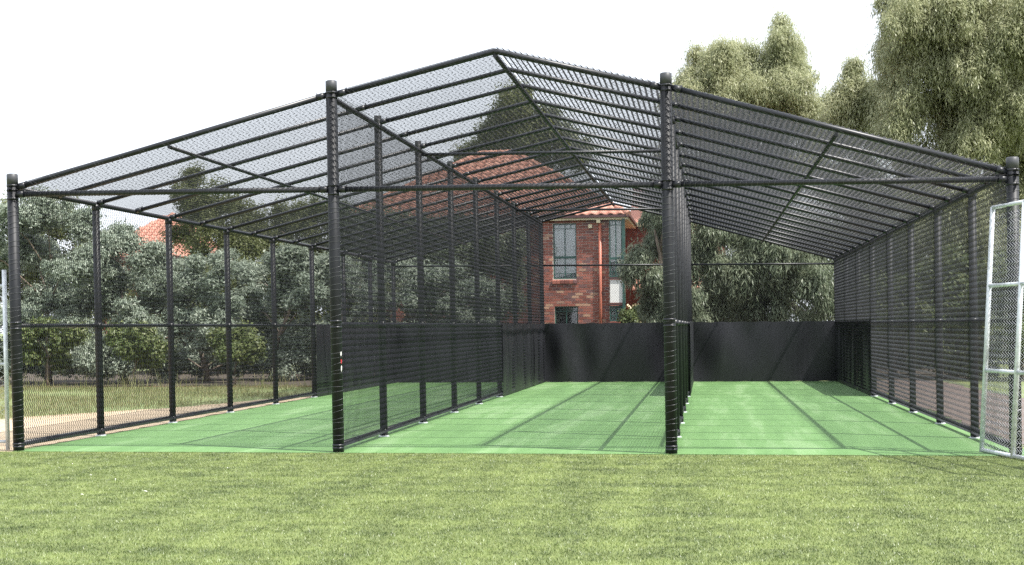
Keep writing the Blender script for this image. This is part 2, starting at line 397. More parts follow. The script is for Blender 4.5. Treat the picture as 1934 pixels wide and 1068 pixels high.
for j in range(8):
    for (xa, za, xb, zb, me, H) in ((XW[0], ZC, XW[1], ZT, ro, HL), (XW[1], ZT, XR, ZR, rm, HM), (XW[2], ZT, XR, ZR, rm, HM), (XW[3], ZC, XW[2], ZT, ro, HL)):
        a, b, c = W(xa, YS[j], za)+UP, W(xa, YS[j+1], za)+UP, W(xb, YS[j], zb)+UP
        place(me, a, b-a, c-a, BW, H, sx=(b-a).length/BW, sz=(c-a).length/H, name='roof_mesh')
w1, w2, w3 = XW[1]-XW[0], XW[2]-XW[1], XW[3]-XW[2]
tops = [lambda x: ZC+(ZT-ZC)*x/w1, lambda x: ZR-(ZR-ZT)*abs(x-w2/2)/(w2/2), lambda x: ZT-(ZT-ZC)*x/w3]
for i, ww in enumerate((w1, w2, w3)):
    tp = tops[i]
    g = chain(ww, lambda x: tp(x)-ZE, r=.0030)
    place(g, W(XW[i], -.075, ZE), W(XW[i+1], 0, ZE)-W(XW[i], 0, ZE), (0, 0, 1), ww, 1, name='gable_mesh')
    g = chain(ww, lambda x: tp(x)-.05)
    place(g, W(XW[i], YS[8]+.05, .03), W(XW[i+1], YS[8], 0)-W(XW[i], YS[8], 0), (0, 0, 1), ww, 1, name='mesh_panel')

# ------------------------------------------------------------------ black vinyl screens hanging on the walls
def curtain_mesh(w_, h_, seedv, nx=40, nz=10, amp=.018):
    r = np.random.default_rng(seedv); ph = r.uniform(0, 6, 8); fr = r.uniform(1.0, 9, 8); am = r.uniform(.2, 1, 8)*amp/2.2
    V, Fc = [], []
    for k in range(nz+1):
        for i in range(nx+1):
            x, z = i/nx*w_, k/nz*h_; t = k/nz
            d = sum(am[q]*math.sin(fr[q]*x+ph[q]+1.2*t*math.sin(ph[q])) for q in range(8))*math.sin(math.pi*(.06+.9*t))
            V.append((x, d, z + (.008*math.sin(x*6.28/.5) if k == nz else 0) - (.012*abs(math.sin(x*3.14/.6)) if k == 0 else 0)))
    for k in range(nz):
        for i in range(nx): Fc.append((k*(nx+1)+i, k*(nx+1)+i+1, (k+1)*(nx+1)+i+1, (k+1)*(nx+1)+i))
    me = mesh('vinyl', V, Fc, True); return me
def hung(name, parent, me, o0, ex, ez):
    o = place(me, o0, ex, ez, 1, 1, M_vinyl, name, parent=parent)
    md = o.modifiers.new('thickness', 'SOLIDIFY'); md.thickness = .004; md.offset = 0
    es = o.modifiers.new('edges', 'EDGE_SPLIT'); es.split_angle = math.radians(50)
    return o
HS = ZM+.015
back_labels = ['black vinyl screen on the back wall of the left lane, mostly behind mesh',
               'black vinyl screen across the back wall of the middle lane below the brick house',
               'black vinyl screen across the back wall of the right lane with a dark shadow wedge']
for i in range(3):
    a, b = W(XW[i]+.05, YS[8]-.06, .015), W(XW[i+1]-.05, YS[8]-.06, .015)
    t = thing('vinyl_screen', back_labels[i], 'screen', tuple(a), 'black vinyl screens round the back of the lanes')
    hung('sheet', t, curtain_mesh((b-a).length, HS, 10+i, amp=.05), Vector((0,0,0)), b-a, (0, 0, 1))
    nn = 8
    for q in range(nn):
        x = (q+.4)/nn*(b-a).length; z = .07
        part('eyelet', MB().tube([(x, -.035, z), (x, -.018, z)], .016, 10), M_black, False, t); part('eyelet', MB().tube([(x, -.035, HS-.05), (x, -.018, HS-.05)], .012, 8), M_black, False, t)
side_labels = ['black vinyl screen on the back half of the outer left wall', 'black vinyl screen on the lane divider left of the middle lane',
               'black vinyl screen on the edge-on divider between middle and right lanes', 'shaded black vinyl screen on the outer right wall']
for i in range(4):
    t = None
    for j in (5, 6, 7):
        dx = {0: .055, 1: .062, 2: .062, 3: -.055}[i]
        a, b = W(XW[i]+dx, YS[j]+(.0 if j > 5 else -.02), .015), W(XW[i]+dx, YS[j+1]-.012, .015)
        if t is None: t = thing('vinyl_screen', side_labels[i], 'screen', tuple(a), 'black vinyl screens round the back of the lanes'); base = a
        hung('panel', t, curtain_mesh((b-a).length, HS, 30+i*5+j, 24, 8, .02), a-base, b-a, (0, 0, 1))

# torn stickers by the front divider post
t = thing('torn_sticker', 'torn red and white sticker stuck beside the left divider post', 'sticker', tuple(W(XW[1]+.055, -.055, 1.0)))
for (x, z, ww, hh, mt, nm) in ((.0, .05, .018, .055, M_tape, 'white_scrap'), (.004, -.03, .013, .06, M_red, 'red_scrap'), (.005, -.105, .013, .075, M_tape, 'white_scrap')):
    mb = MB(); n_ = 6
    ps = [(x+ww*(.5+.5*math.cos(q*6.283/n_+.4))*random.uniform(.75, 1.1), hh*(.5*math.sin(q*6.283/n_+.4))*random.uniform(.8, 1.15)) for q in range(n_)]
    o = len(mb.V); mb.V += [(p[0], -.003, z+p[1]) for p in ps]+[(p[0], .0, z+p[1]) for p in ps]
    mb.F += [tuple(reversed(range(n_))), tuple(range(n_, 2*n_))]+[(q, (q+1) % n_, n_+(q+1) % n_, n_+q) for q in range(n_)]
    part(nm, mb, mt, False, t)

# ------------------------------------------------------------------ galvanised fence panels at the two front corners
def fence(name, label, A, dirv, widths, H, lean, rails, stile_r, rail_r, pitch, wire_r):
    t = thing(name, label, 'fence', tuple(A)); d = Vector(dirv).normalized(); up = Vector((lean[0], lean[1], 1))
    x = 0; xs = [0]
    for w_ in widths: x += w_; xs.append(x)
    for x in xs:
        st = MB().tube([d*x, d*x+up*H], stile_r, 12).build('stile', M_galv, t, True)
    for z in rails:
        for k in range(len(widths)):
            MB().tube([d*xs[k]+up*z, d*xs[k+1]+up*z], rail_r, 10).build('rail', M_galv, t, True)
    for k, w_ in enumerate(widths):
        me = chain(w_-.02, lambda q: rails[-1]-rails[0]-.01, pitch=pitch, rise=pitch*1.25, r=wire_r, depth=.006)
        place(me, d*(xs[k]+.01)+up*(rails[0]+.005)+Vector((0, -.012, 0)), d, up, w_, H, M_galvwire, 'mesh_panel', parent=t)
    return t
A, B = ground_at(1854, 854), ground_at(1913, 866)
gd = Vector(B-A); gw = gd.length; T = at(1875, 392, A[1])
fence('leaning_gate', 'galvanised chain-link gate panel leaning at the right front corner of the cage', A, gd, (gw, gw*1.5, gw*1.5), T[2], ((T[0]-A[0])/T[2], 0), (.022, T[2]*.335, T[2]*.68, T[2]-.005), .025, .021, .062, .0026)
A = at(15, 853, .12)
fence('boundary_fence', 'pale galvanised chain-link fence end post beside the left front corner of the cage', (A[0], A[1], 0), (-1, .02, 0), (1.2, 1.2), 2.02, (-.006, 0), (.09, .96, 1.84), .024, .019, .075, .0028)

# ------------------------------------------------------------------ trees and shrubs
def leaves(centers, radii, per, L, Wd, droop, vert, jitter=.35):
    N = len(centers)*per
    C = np.repeat(centers, per, 0); R = np.repeat(radii, per)[:, None]
    d = rng.normal(size=(N, 3)); d /= np.linalg.norm(d, axis=1)[:, None]
    d[:, 2] = np.where((d[:, 2] < -.35) & (rng.uniform(size=N) < .6), -d[:, 2], d[:, 2])
    rad = rng.uniform(.1, 1, (N, 1))**.5*np.where(rng.uniform(size=(N, 1)) < .18, 1.55, 1)
    off = d*rad*R; off[:, 2] *= vert; P = C+off
    n0 = d*.75+rng.normal(size=(N, 3))*.40+np.array([0, 0, .25]); n0 /= np.linalg.norm(n0, axis=1)[:, None]
    dirn = rng.normal(size=(N, 3)); dirn /= np.linalg.norm(dirn, axis=1)[:, None]
    dirn = dirn*(1-droop)+np.array([0, 0, -1.0])*droop+d*.15
    dirn -= n0*(dirn*n0).sum(1)[:, None]; dirn /= np.linalg.norm(dirn, axis=1)[:, None]+1e-6
    sv = np.cross(dirn, n0)
    l = L*rng.uniform(.6, 1.3, (N, 1)); wv = Wd*rng.uniform(.7, 1.3, (N, 1))
    nrm = np.cross(dirn, sv)
    a = P-dirn*l*.5; b = P+sv*wv*.5+nrm*l*.06; c = P+dirn*l*.5; e = P-sv*wv*.5+nrm*l*.06
    return np.stack([a, b, c, e], 1).reshape(-1, 3)
def tree(name, label, cat, base, blobs, Y, mat, per=60, L=.15, Wd=.027, droop=.7, vert=1.75, dens=1.0, csize=.30, trunk=.16, group=None, spread=.9, limbs=9, barkmat=None, squash=1.0):
    base = np.array([base[0], base[1], 0.0]); D = Y-CAM[1]; B = []
    for (u, v, rp) in blobs:
        r = rp/F*D; y = Y+rng.uniform(-1, 1)*spread
        p = at(u, v, y); B.append((p-base, r))
    t = thing(name, label, cat, tuple(base), group)
    cs, rs = [], []
    for p, r in B:
        m_ = max(5, int(7*(r/.85)**1.3)); sub = rng.normal(size=(m_, 3)); sub[:, 2] *= .85; sub /= np.linalg.norm(sub, axis=1)[:, None]
        sc_ = p+sub*r*rng.uniform(.3, .85, (m_, 1)); sr_ = np.clip(r*rng.uniform(.28, .72, m_), .14, .85)
        n = max(4, int(dens*7.5*(r/.85)))
        d = rng.normal(size=(m_*n, 3)); d[:, 2] = np.where(d[:, 2] < -.2, -d[:, 2]*.7, d[:, 2]); d /= np.linalg.norm(d, axis=1)[:, None]
        q = np.repeat(sc_, n, 0)+d*np.repeat(sr_, n)[:, None]*rng.uniform(.45, 1.15, (m_*n, 1))*np.array([1, 1, squash])
        q = q[q[:, 2] > .12]
        cs.append(q); rs.append(rng.uniform(.5, 1.35, len(q))*csize*1.0)
    C = np.concatenate(cs); Rr = np.concatenate(rs)
    V = leaves(C, Rr, int(per*2.0), L, Wd, droop, vert)
    Vz = V.reshape(-1, 4, 3); keep = Vz[:, :, 2].min(1) > .01; V = Vz[keep].reshape(-1, 3)
    me = np_mesh('crown', V, np.arange(len(V)).reshape(-1, 4)); link('crown', me, mat, t)
    top = max(B, key=lambda b: b[0][2])[0]; mb = MB()
    P = [Vector((0, 0, -.05))]; hgt = top[2]*.8
    for k in range(1, 7):
        f = k/6; P.append(Vector((top[0]*f**1.5+rng.normal()*.05*hgt*.3, top[1]*f**1.5+rng.normal()*.1, hgt*f)))
    mb.tube(P, [trunk*(1.25 if k == 0 else 1-.8*k/6) for k in range(7)], 9); mb.build('trunk', barkmat or M_bark, t, True)
    order = sorted(B, key=lambda b: -b[1])[:limbs]
    for p, r in order:
        zf = min(.9, max(.12, (p[2]-.35*abs(p[0]))/max(.5, hgt)*.75)); k = zf*6; i = int(k); s = P[min(i, 5)].lerp(P[min(i+1, 6)], k-i)
        e = Vector(p); mid = s.lerp(e, .55)+Vector((0, 0, .12*(e-s).length))
        MB().tube([s, mid, e], [trunk*.42*(1-.5*zf), trunk*.26, trunk*.08], 7).build('limb', barkmat or M_bark, t, True)
    return t
def gx(u, Y): return at(u, 600, Y)[0]

G_gum = 'weeping gum trees behind the cage'
tree('gum_tree', 'tall bushy gum tree filling the top right corner behind the cage', 'tree', (gx(1830, 29), 29),
     [(1765,60,80),(1820,100,72),(1885,165,70),(1800,15,72),(1905,30,80),(1765,110,62),(1930,100,72),(1840,190,64),(1870,-10,80),(1740,60,60),(1698,62,38),(1695,0,40),(1685,125,30),(1675,180,30),(1850,40,90),(1905,120,80),(1730,150,62),(1820,150,85),(1885,230,78),(1790,245,72),(1705,225,50),(1905,320,60),(1830,315,60),(1722,25,48),(1790,-40,80),(1890,-50,90),(1755,310,55),(1690,275,45),(1800,390,70),(1880,410,70),(1765,450,55),(1820,470,60),(1880,500,60),(1960,60,80),(1970,180,80),(1980,300,80),(1950,420,70),(1735,375,50),(1700,110,32),(1860,500,60),(1940,520,60)],
     29, M_gum, trunk=.34, group=G_gum, dens=1.6, per=60, spread=1.5, limbs=14)
tree('gum_tree', 'small narrow gum tree rising just left of the tall corner tree', 'tree', (gx(1615, 33), 33),
     [(1598,190,26),(1605,215,34),(1570,235,30),(1625,180,28),(1655,225,34),(1622,140,24),(1585,225,28),(1640,205,34),(1615,250,40),(1650,265,40),(1580,280,36),(1625,330,50),(1570,340,40),(1600,400,50),(1660,380,45),(1640,450,45)],
     33, M_gum, trunk=.16, group=G_gum, dens=1.4)
tree('gum_tree', 'pale airy gum tree with two tops above the right roof slope', 'tree', (gx(1420, 36), 36),
     [(1350,150,50),(1305,165,36),(1392,125,40),(1425,175,48),(1368,205,56),(1440,225,52),(1476,88,26),(1484,130,34),(1492,185,42),(1462,245,50),(1520,225,34),(1540,275,44),(1290,225,45),(1330,270,55),(1400,290,60),(1480,320,60),(1290,300,45),(1350,350,55),(1440,380,60),(1530,350,50),(1320,115,22),(1475,60,13),(1468,112,28),(1492,150,38),(1500,108,20),(1465,165,34),(1395,105,26),(1360,120,34),(1440,185,40),(1410,200,50),(1450,160,32),(1500,230,44),(1340,190,50),(1290,195,36),(1555,255,36),(1548,222,28),(1565,215,22),(1280,175,22)],
     36, M_gum, trunk=.25, group=G_gum, dens=1.35, spread=1.3)
G_back = 'weeping gum trees close behind the back wall'
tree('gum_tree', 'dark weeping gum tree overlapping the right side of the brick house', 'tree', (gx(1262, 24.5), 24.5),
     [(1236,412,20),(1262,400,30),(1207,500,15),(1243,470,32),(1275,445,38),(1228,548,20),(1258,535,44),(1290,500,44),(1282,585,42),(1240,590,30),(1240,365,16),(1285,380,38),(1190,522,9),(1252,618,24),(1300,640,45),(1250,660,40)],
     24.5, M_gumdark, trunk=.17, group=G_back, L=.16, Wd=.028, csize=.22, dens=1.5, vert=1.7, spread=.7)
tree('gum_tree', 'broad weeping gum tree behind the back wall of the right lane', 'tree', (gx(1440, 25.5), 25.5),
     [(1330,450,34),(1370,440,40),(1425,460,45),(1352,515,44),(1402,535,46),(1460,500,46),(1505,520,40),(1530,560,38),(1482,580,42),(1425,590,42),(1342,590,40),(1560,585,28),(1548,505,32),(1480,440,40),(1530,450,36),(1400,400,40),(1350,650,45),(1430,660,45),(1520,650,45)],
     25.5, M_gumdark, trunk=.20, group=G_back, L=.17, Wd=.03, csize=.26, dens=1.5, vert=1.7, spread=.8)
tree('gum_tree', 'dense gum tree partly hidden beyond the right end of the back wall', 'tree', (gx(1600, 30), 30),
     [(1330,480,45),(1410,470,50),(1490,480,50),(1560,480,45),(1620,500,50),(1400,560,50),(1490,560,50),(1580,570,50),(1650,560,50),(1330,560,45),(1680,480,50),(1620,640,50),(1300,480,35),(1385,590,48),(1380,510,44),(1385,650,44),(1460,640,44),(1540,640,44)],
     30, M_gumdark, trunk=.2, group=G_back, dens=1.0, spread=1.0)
tree('background_tree', 'rounded tree rising behind the brick house seen through the roof mesh', 'tree', (gx(985, 46), 46),
     [(960,220,42),(1010,235,45),(990,195,28),(940,265,40),(1040,275,42),(985,280,45),(900,300,34),(1080,300,38),(1000,340,40)], 46, M_olive, trunk=.25, L=.2, Wd=.05, droop=.3, dens=.9, csize=.4)
tree('background_tree', 'dull green tree standing above the far left hedge seen through the roof mesh', 'tree', (gx(375, 40), 40),
     [(365,345,24),(350,385,34),(400,390,40),(380,420,40),(440,405,36),(345,450,30),(415,455,44),(470,450,38),(500,480,34),(445,490,40),(370,490,36)], 40, M_olive, trunk=.2, L=.13, Wd=.05, droop=.3, dens=1.0, csize=.32, per=60)
tree('background_tree', 'low olive green tree between the orange roof and the brick house', 'tree', (gx(560, 41), 41),
     [(520,430,30),(560,420,34),(600,415,36),(640,430,40),(560,470,40),(620,480,44),(530,490,36),(690,460,40)], 41, M_olive, trunk=.18, L=.13, Wd=.05, droop=.3, dens=1.0, csize=.3, per=60)
G_w = 'silver leaved shrubs left of the cage'
tree('background_tree', 'dark tree standing behind the tallest silver shrub at the far left', 'tree', (gx(60, 30), 30),
     [(0,430,44),(60,430,48),(120,440,46),(165,480,30),(30,500,50),(100,520,50),(165,550,40),(-60,480,50),(60,580,50),(140,600,44),(-20,560,50),(210,575,36)], 30, M_olive, trunk=.2, L=.13, Wd=.05, droop=.3, dens=1.0, csize=.3, per=55)
tree('background_tree', 'dark hedge tree filling behind the silver shrubs of the left wall', 'tree', (gx(420, 27), 27),
     [(u_, v_, 46) for u_ in range(215, 700, 52) for v_ in (565, 625, 672)]+[(u_, 535, 30) for u_ in range(380, 700, 46)], 27, M_olive, trunk=.15, L=.13, Wd=.05, droop=.3, dens=1.0, csize=.3, per=45)
KW = dict(mat=M_wattle, per=85, L=.115, Wd=.040, droop=.12, vert=.8, csize=.26, trunk=.08, group=G_w, spread=1.1, limbs=10)
def wattle(label, u, Y, blobs, **k):
    kk = dict(KW); kk.update(k); us = [b[0] for b in blobs]; blobs = blobs+[(u_, 684+8*(q % 2), 40) for q, u_ in enumerate(range(int(min(us)), int(max(us))+20, 42))]; return tree('silver_shrub', label, 'shrub', (gx(u, Y-2), Y-2), blobs, Y-2, **kk)
wattle('tallest silver shrub at the far left behind the corner post', 90, 21.5,
       [(20,425,50),(90,420,52),(150,430,46),(60,490,58),(135,505,58),(0,510,55),(178,500,26),(100,575,55),(165,590,50),(30,590,55),(-60,470,60),(-70,570,60),(120,640,44),(40,650,44),(-30,650,50)], dens=1.15)
wattle('silver shrub in front of the orange tiled roof', 235, 22, [(200,520,26),(228,530,34),(285,545,42),(220,565,44),(190,550,36),(310,590,44),(240,610,48),(240,470,11),(268,500,13),(205,470,13),(228,445,9),(292,478,9),(300,510,14),(280,645,40),(210,655,36)])
wattle('silver shrub right of the orange roof and below the dull green tree', 390, 22.5, [(335,520,36),(375,520,38),(425,525,40),(350,580,46),(415,590,48),(330,610,40),(390,645,42),(450,650,40)])
wattle('silver shrub filling the middle bays of the left wall', 510, 23, [(470,530,36),(525,505,34),(565,500,36),(480,585,44),(540,565,46),(590,575,46),(520,630,44),(580,645,44)])
wattle('silver shrub seen through the front divider mesh', 680, 24, [(620,510,36),(670,520,40),(720,530,40),(640,570,44),(700,580,44),(620,640,44),(690,645,44)])
wattle('silver shrub against the left end of the brick house', 830, 25, [(770,525,40),(820,530,42),(875,540,40),(790,590,44),(850,600,44),(920,570,40),(900,620,40),(770,650,40),(850,660,40)])
G_r = 'leafy shrubs beyond the right wall'
for lab, u, Y, bl in (('olive shrub beyond the far bays of the right wall', 1690, 23, [(1660,560,40),(1700,540,44),(1730,590,44),(1680,620,44),(1720,650,40),(1665,670,34),(1700,685,34),(1745,685,34)]),
                  ('olive shrub beyond the near bays of the right wall', 1800, 21, [(1770,540,50),(1820,520,55),(1850,580,55),(1780,610,50),(1830,645,45),(1880,600,50),(1760,670,36),(1810,690,34),(1860,690,36)]),
                  ('olive shrub behind the leaning gate panel', 1930, 20, [(1900,560,55),(1950,540,60),(1990,600,60),(1920,640,50),(1980,680,50)])):
    tree('leafy_shrub', lab, 'shrub', (gx(u, Y), Y), bl, Y, M_shrub, per=60, L=.11, Wd=.05, droop=.2, vert=.9, csize=.26, trunk=.07, group=G_r)
for lab, u, bl in (('low yellow-green bush under the tallest silver shrub behind the corner post', 90, [(60,640,20),(110,650,22),(85,625,14),(140,640,18),(60,675,20),(115,682,20)]),
                  ('low yellow-green bush between the first and second bays of the left wall', 250, [(225,640,18),(265,635,20),(290,655,20),(245,672,22),(285,685,18)]),
                  ('low yellow-green bush in front of the middle bays of the left wall', 440, [(420,645,16),(455,640,18),(475,665,20),(435,675,20)])):
    tree('leafy_shrub', lab, 'shrub', (gx(u, 17.6), 17.6), bl, 17.6, M_shrub, per=40, L=.11, Wd=.05, droop=.2, vert=.9, csize=.2, trunk=.03, spread=.4, group='low bushes at the foot of the silver shrubs', dens=.35)
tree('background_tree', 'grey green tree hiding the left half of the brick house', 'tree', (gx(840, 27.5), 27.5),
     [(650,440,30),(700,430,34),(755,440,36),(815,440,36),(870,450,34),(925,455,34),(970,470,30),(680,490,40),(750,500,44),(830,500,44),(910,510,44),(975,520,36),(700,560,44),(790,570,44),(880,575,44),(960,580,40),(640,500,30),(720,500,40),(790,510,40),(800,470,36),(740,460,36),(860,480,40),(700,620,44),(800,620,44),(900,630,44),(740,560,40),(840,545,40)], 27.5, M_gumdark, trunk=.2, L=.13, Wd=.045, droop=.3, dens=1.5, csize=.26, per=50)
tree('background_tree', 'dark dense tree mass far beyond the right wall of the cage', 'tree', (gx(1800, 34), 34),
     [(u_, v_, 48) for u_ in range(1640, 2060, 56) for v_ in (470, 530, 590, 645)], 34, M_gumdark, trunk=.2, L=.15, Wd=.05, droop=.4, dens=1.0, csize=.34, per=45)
# filler bush by the porch
tree('leafy_shrub', 'small yellow-green bush at the foot of the brick house corner', 'shrub', (gx(1195, 29.2), 29.2), [(1185,605,14),(1205,600,14),(1195,625,20),(1180,645,20),(1212,650,22)], 29.2, M_shrub, per=60, L=.1, Wd=.05, droop=.2, vert=.9, csize=.2, trunk=.04)

# ------------------------------------------------------------------ brick house
HY = 31.0
house = thing('brick_house', 'two storey red brick house with terracotta tiled roof behind the middle lane', 'house', (0, HY, 0))
def hX(u, Y=HY): return at(u, 500, Y)[0]
def hZ(v, u=1090, Y=HY): return at(u, v, Y)[2]
def hp(name, mb, mat, parent=None, smooth=False):
    o = mb.build(name, mat, None, smooth); o.parent = parent or house
    if parent is None or parent is house: o.matrix_parent_inverse = Matrix.Translation((0, -HY, 0))
    return o
x0, x1 = -4.3, hX(1151); xb = hX(1181); ze = hZ(416)
wx0, wx1, wz0, wz1 = hX(1045), hX(1089), hZ(527), hZ(422)
lx0, lx1, lz0, lz1 = hX(1047), hX(1091), hZ(652), hZ(579)
def wall_with_holes(xa, xb_, za, zb, yf, th, holes):
    xs = sorted({xa, xb_, *[h[0] for h in holes], *[h[1] for h in holes]}); zs = sorted({za, zb, *[h[2] for h in holes], *[h[3] for h in holes]}); mb = MB()
    for i in range(len(xs)-1):
        for k in range(len(zs)-1):
            cx, cz = (xs[i]+xs[i+1])/2, (zs[k]+zs[k+1])/2
            if any(h[0] < cx < h[1] and h[2] < cz < h[3] for h in holes): continue
            mb.box((xs[i], yf, zs[k]), (xs[i+1], yf+th, zs[k+1]))
    return mb
holes = [(wx0, wx1, wz0, wz1), (lx0, lx1, lz0, lz1)]
wall = hp('wall', wall_with_holes(x0, x1, -.02, ze, HY, .25, holes), M_mortar)
wb = MB(); wb.box((x0, HY+.25, -.02), (x0+.2, HY+8, ze)); wb.box((x1-.2, HY+.25, -.02), (x1, HY+8, ze)); wb.box((x0+.2, HY+7.8, -.02), (x1-.2, HY+8, ze)); wb.box((x0+.2, HY+.25, 2.05), (x1-.2, HY+7.8, 2.2))
hp('side_wall', wb, M_plainbrick)
# bricks: 230 x 76 with 10 mm joints, proud of the mortar
bm_ = MB().box((0, 0, 0), (.226, .03, .071)); bme = mesh('brick', bm_.V, bm_.F); bme.materials.append(M_brick)
cells = []
row = 0; z = .0
while z < ze-.08:
    off = 0 if row % 2 else .12; x = x0+off-.12
    while x < x1-.02:
        a, b = max(x, x0), min(x+.23, x1)
        segs = [(a, b)]
        for h in holes:
            if h[2]-.001 < z+.076 and z < h[3]+.001:
                ns = []
                for s_, e_ in segs:
                    if e_ <= h[0] or s_ >= h[1]: ns.append((s_, e_)); continue
                    if s_ < h[0]: ns.append((s_, h[0]))
                    if e_ > h[1]: ns.append((h[1], e_))
                segs = ns
        for s_, e_ in segs:
            if e_-s_ > .03: cells.append((s_, e_, z))
        x += .24
    z += .086; row += 1
vis = [c for c in cells if hX(1024) < c[0] < hX(1131) and c[2] > hZ(612)]
vis_front = sorted(vis, key=lambda c: -c[2])
single = set(random.sample(range(len(vis)), min(298, len(vis))))
bm2 = MB()
picked = {vis[i] for i in single}
for c in cells:
    dy = random.uniform(-.004, .004)
    if c in picked:
        o = bpy.data.objects.new('brick', bme); COL.objects.link(o); o.parent = wall; o.location = (c[0], HY-.012+dy, c[2]); o.scale = ((c[1]-c[0]-.004)/.226, 1, 1)
    else: bm2.box((c[0], HY-.012+dy, c[2]), (c[1]-.004, HY+.018, c[2]+.071))
struct(hp('bricks', bm2, M_brick, wall), 'stuff')
# windows
def window(name, xa, xc, za, zb, splits_z, backing_mat, lower=None, yf=HY):
    fr = MB(); t_ = .036; y0, y1 = yf+.05, yf+.12
    fr.box((xa, y0, za), (xa+t_, y1, zb)); fr.box((xc-t_, y0, za), (xc, y1, zb)); fr.box((xa+t_, y0, zb-t_), (xc-t_, y1, zb)); fr.box((xa+t_, y0, za), (xc-t_, y1, za+t_))
    wn = hp(name, fr, M_green); xm = (xa+xc)/2
    zz = [za+t_]+splits_z+[zb-t_]
    mu = MB(); mu.box((xm-.014, y0+.01, za+t_), (xm+.014, y1-.012, zb-t_)); hp('mullion', mu, M_green, wn)
    for s_ in splits_z:
        b_ = MB(); b_.box((xa+t_, y0+.006, s_-.035), (xc-t_, y1-.006, s_+.035)); hp('transom', b_, M_green, wn)
    b_ = MB()
    for zq, up_ in ((zb-t_-.12, 1), (za+t_+.14, -1)):
        b_.box((xa+t_, y0+.014, zq-.009), (xc-t_, y0+.03, zq+.009))
        for f in (.25, .75):
            xq = xa+(xc-xa)*f; b_.box((xq-.008, y0+.015, min(zq, zq+up_*.12)), (xq+.008, y0+.029, max(zq, zq+up_*.12)))
    hp('glazing_bar', b_, M_green, wn)
    for k in range(len(zz)-1):
        for a, b in ((xa+t_, xm-.014), (xm+.014, xc-t_)):
            g = MB(); g.box((a, y0+.03, zz[k]), (b, y0+.036, zz[k+1])); hp('pane', g, M_glass, wn)
    c = MB(); c.box((xa+.005, y1+.012, za+.005), (xc-.005, y1+.025, zb-.005)); hp('curtain_or_room', c, backing_mat, wn)  # curtain; in the lower window a sheet painted dark as the unlit room
    return wn
window('window', wx0, wx1, wz0, wz1, [hZ(486)], M_curtain)
window('window', lx0, lx1, lz0, lz1, [], M_room)
sl_ = MB(); nb = 6
for k in range(nb):
    xa = wx0-.03+k*(wx1-wx0+.06)/nb; sl_.V; o = len(sl_.V)
    xb2 = xa+(wx1-wx0+.06)/nb-.012
    sl_.V += [(xa, HY-.07, wz0-.15), (xb2, HY-.07, wz0-.15), (xb2, HY+.05, wz0-.13), (xa, HY+.05, wz0-.13), (xa, HY-.07, wz0-.05), (xb2, HY-.07, wz0-.05), (xb2, HY+.05, wz0-.005), (xa, HY+.05, wz0-.005)]
    sl_.F += [tuple(o+i for i in f) for f in ((0,3,2,1),(4,5,6,7),(0,1,5,4),(1,2,6,5),(2,3,7,6),(3,0,4,7))]
hp('window_sill', sl_, M_brick)
# corner bay window with white infill
bx0, bx1 = x1, xb; by = HY-.20
bay = MB(); bay.box((bx0, by, -.02), (bx1-.02, by+.3, hZ(609))); bay.box((bx0, by, hZ(575)), (bx1-.02, by+.3, hZ(574)-.0))
hp('bay_wall', bay, M_plainbrick)
pn = MB(); pn.box((bx0+.03, by+.02, hZ(573)), (bx1-.06, by+.26, hZ(530))); hp('infill_panel', pn, M_white)
tr = MB(); 
for v in (527, 576): tr.box((bx0, by-.02, hZ(v)-.03), (bx1, by+.30, hZ(v)+.03))
hp('bay_trim', tr, M_gutter)
window('bay_window', bx0+.01, bx1-.08, hZ(525), hZ(418), [hZ(490)], M_white, yf=by-.02)
window('bay_window', bx0+.01, bx1-.08, hZ(608), hZ(579), [], M_white, yf=by-.02)
ps_ = MB(); ps_.box((bx1-.08, by-.03, hZ(640)), (bx1, by+.3, ze)); hp('corner_post', ps_, M_green)
# downpipe with rainwater head, floodlight
dpx = hX(1134)
tube_ = MB().tube([(dpx, HY-.07, -.02), (dpx, HY-.07, ze-.12)], .05, 10); hp('downpipe', tube_, M_pipe, None, True)
hd = MB(); hd.box((hX(1128), HY-.22, hZ(423)), (hX(1135), HY-.03, hZ(413))); hp('rainwater_head', hd, M_cream)
fl = MB(); fl.box((hX(1112), HY-.10, hZ(432)), (hX(1119), HY-.012, hZ(425))); lo_ = hp('floodlight', fl, M_cream)
ln = MB().tube([((hX(1114)+hX(1117))/2, HY-.08, hZ(434)), ((hX(1114)+hX(1117))/2, HY-.08, hZ(432)-.002)], .03, 8); hp('lamp_head', ln, M_gutter, lo_)
# eaves and hip roof
OV = .24; ex0, ex1, ey0, ey1 = x0-.3, xb+.10, HY-OV, HY+8.3
ef = MB(); ef.box((ex0, ey0+.03, ze-.02), (ex1, ey0+.06, ze+.075)); ef.box((ex1-.03, ey0+.06, ze-.02), (ex1, ey1, ze+.075)); ef.box((ex0, ey0+.06, ze-.02), (ex0+.03, ey1, ze+.075))
hp('fascia', ef, M_cream)
sf = MB(); sf.box((ex0+.03, ey0+.06, ze+.0), (ex1-.03, ey1, ze+.025)); hp('soffit', sf, M_cream)
gt = MB(); gt.box((ex0-.08, ey0-.06, ze+.05), (ex1+.05, ey0+.028, ze+.13)); gt.box((ex1+.003, ey0+.03, ze+.05), (ex1+.08, ey1, ze+.13)); hp('gutter', gt, M_gutter)
zr0 = ze+.115; half = (ey1-ey0)/2; rz = zr0+half*.60; rx0, rx1, ry = ex0+half*.98, ex1-half*.98, ey0+half
rf = MB(); c00, c10, c11, c01 = (ex0-.05, ey0-.04, zr0), (ex1+.04, ey0-.04, zr0), (ex1+.04, ey1, zr0), (ex0-.05, ey1, zr0); r0, r1 = (rx0, ry, rz), (rx1, ry, rz)
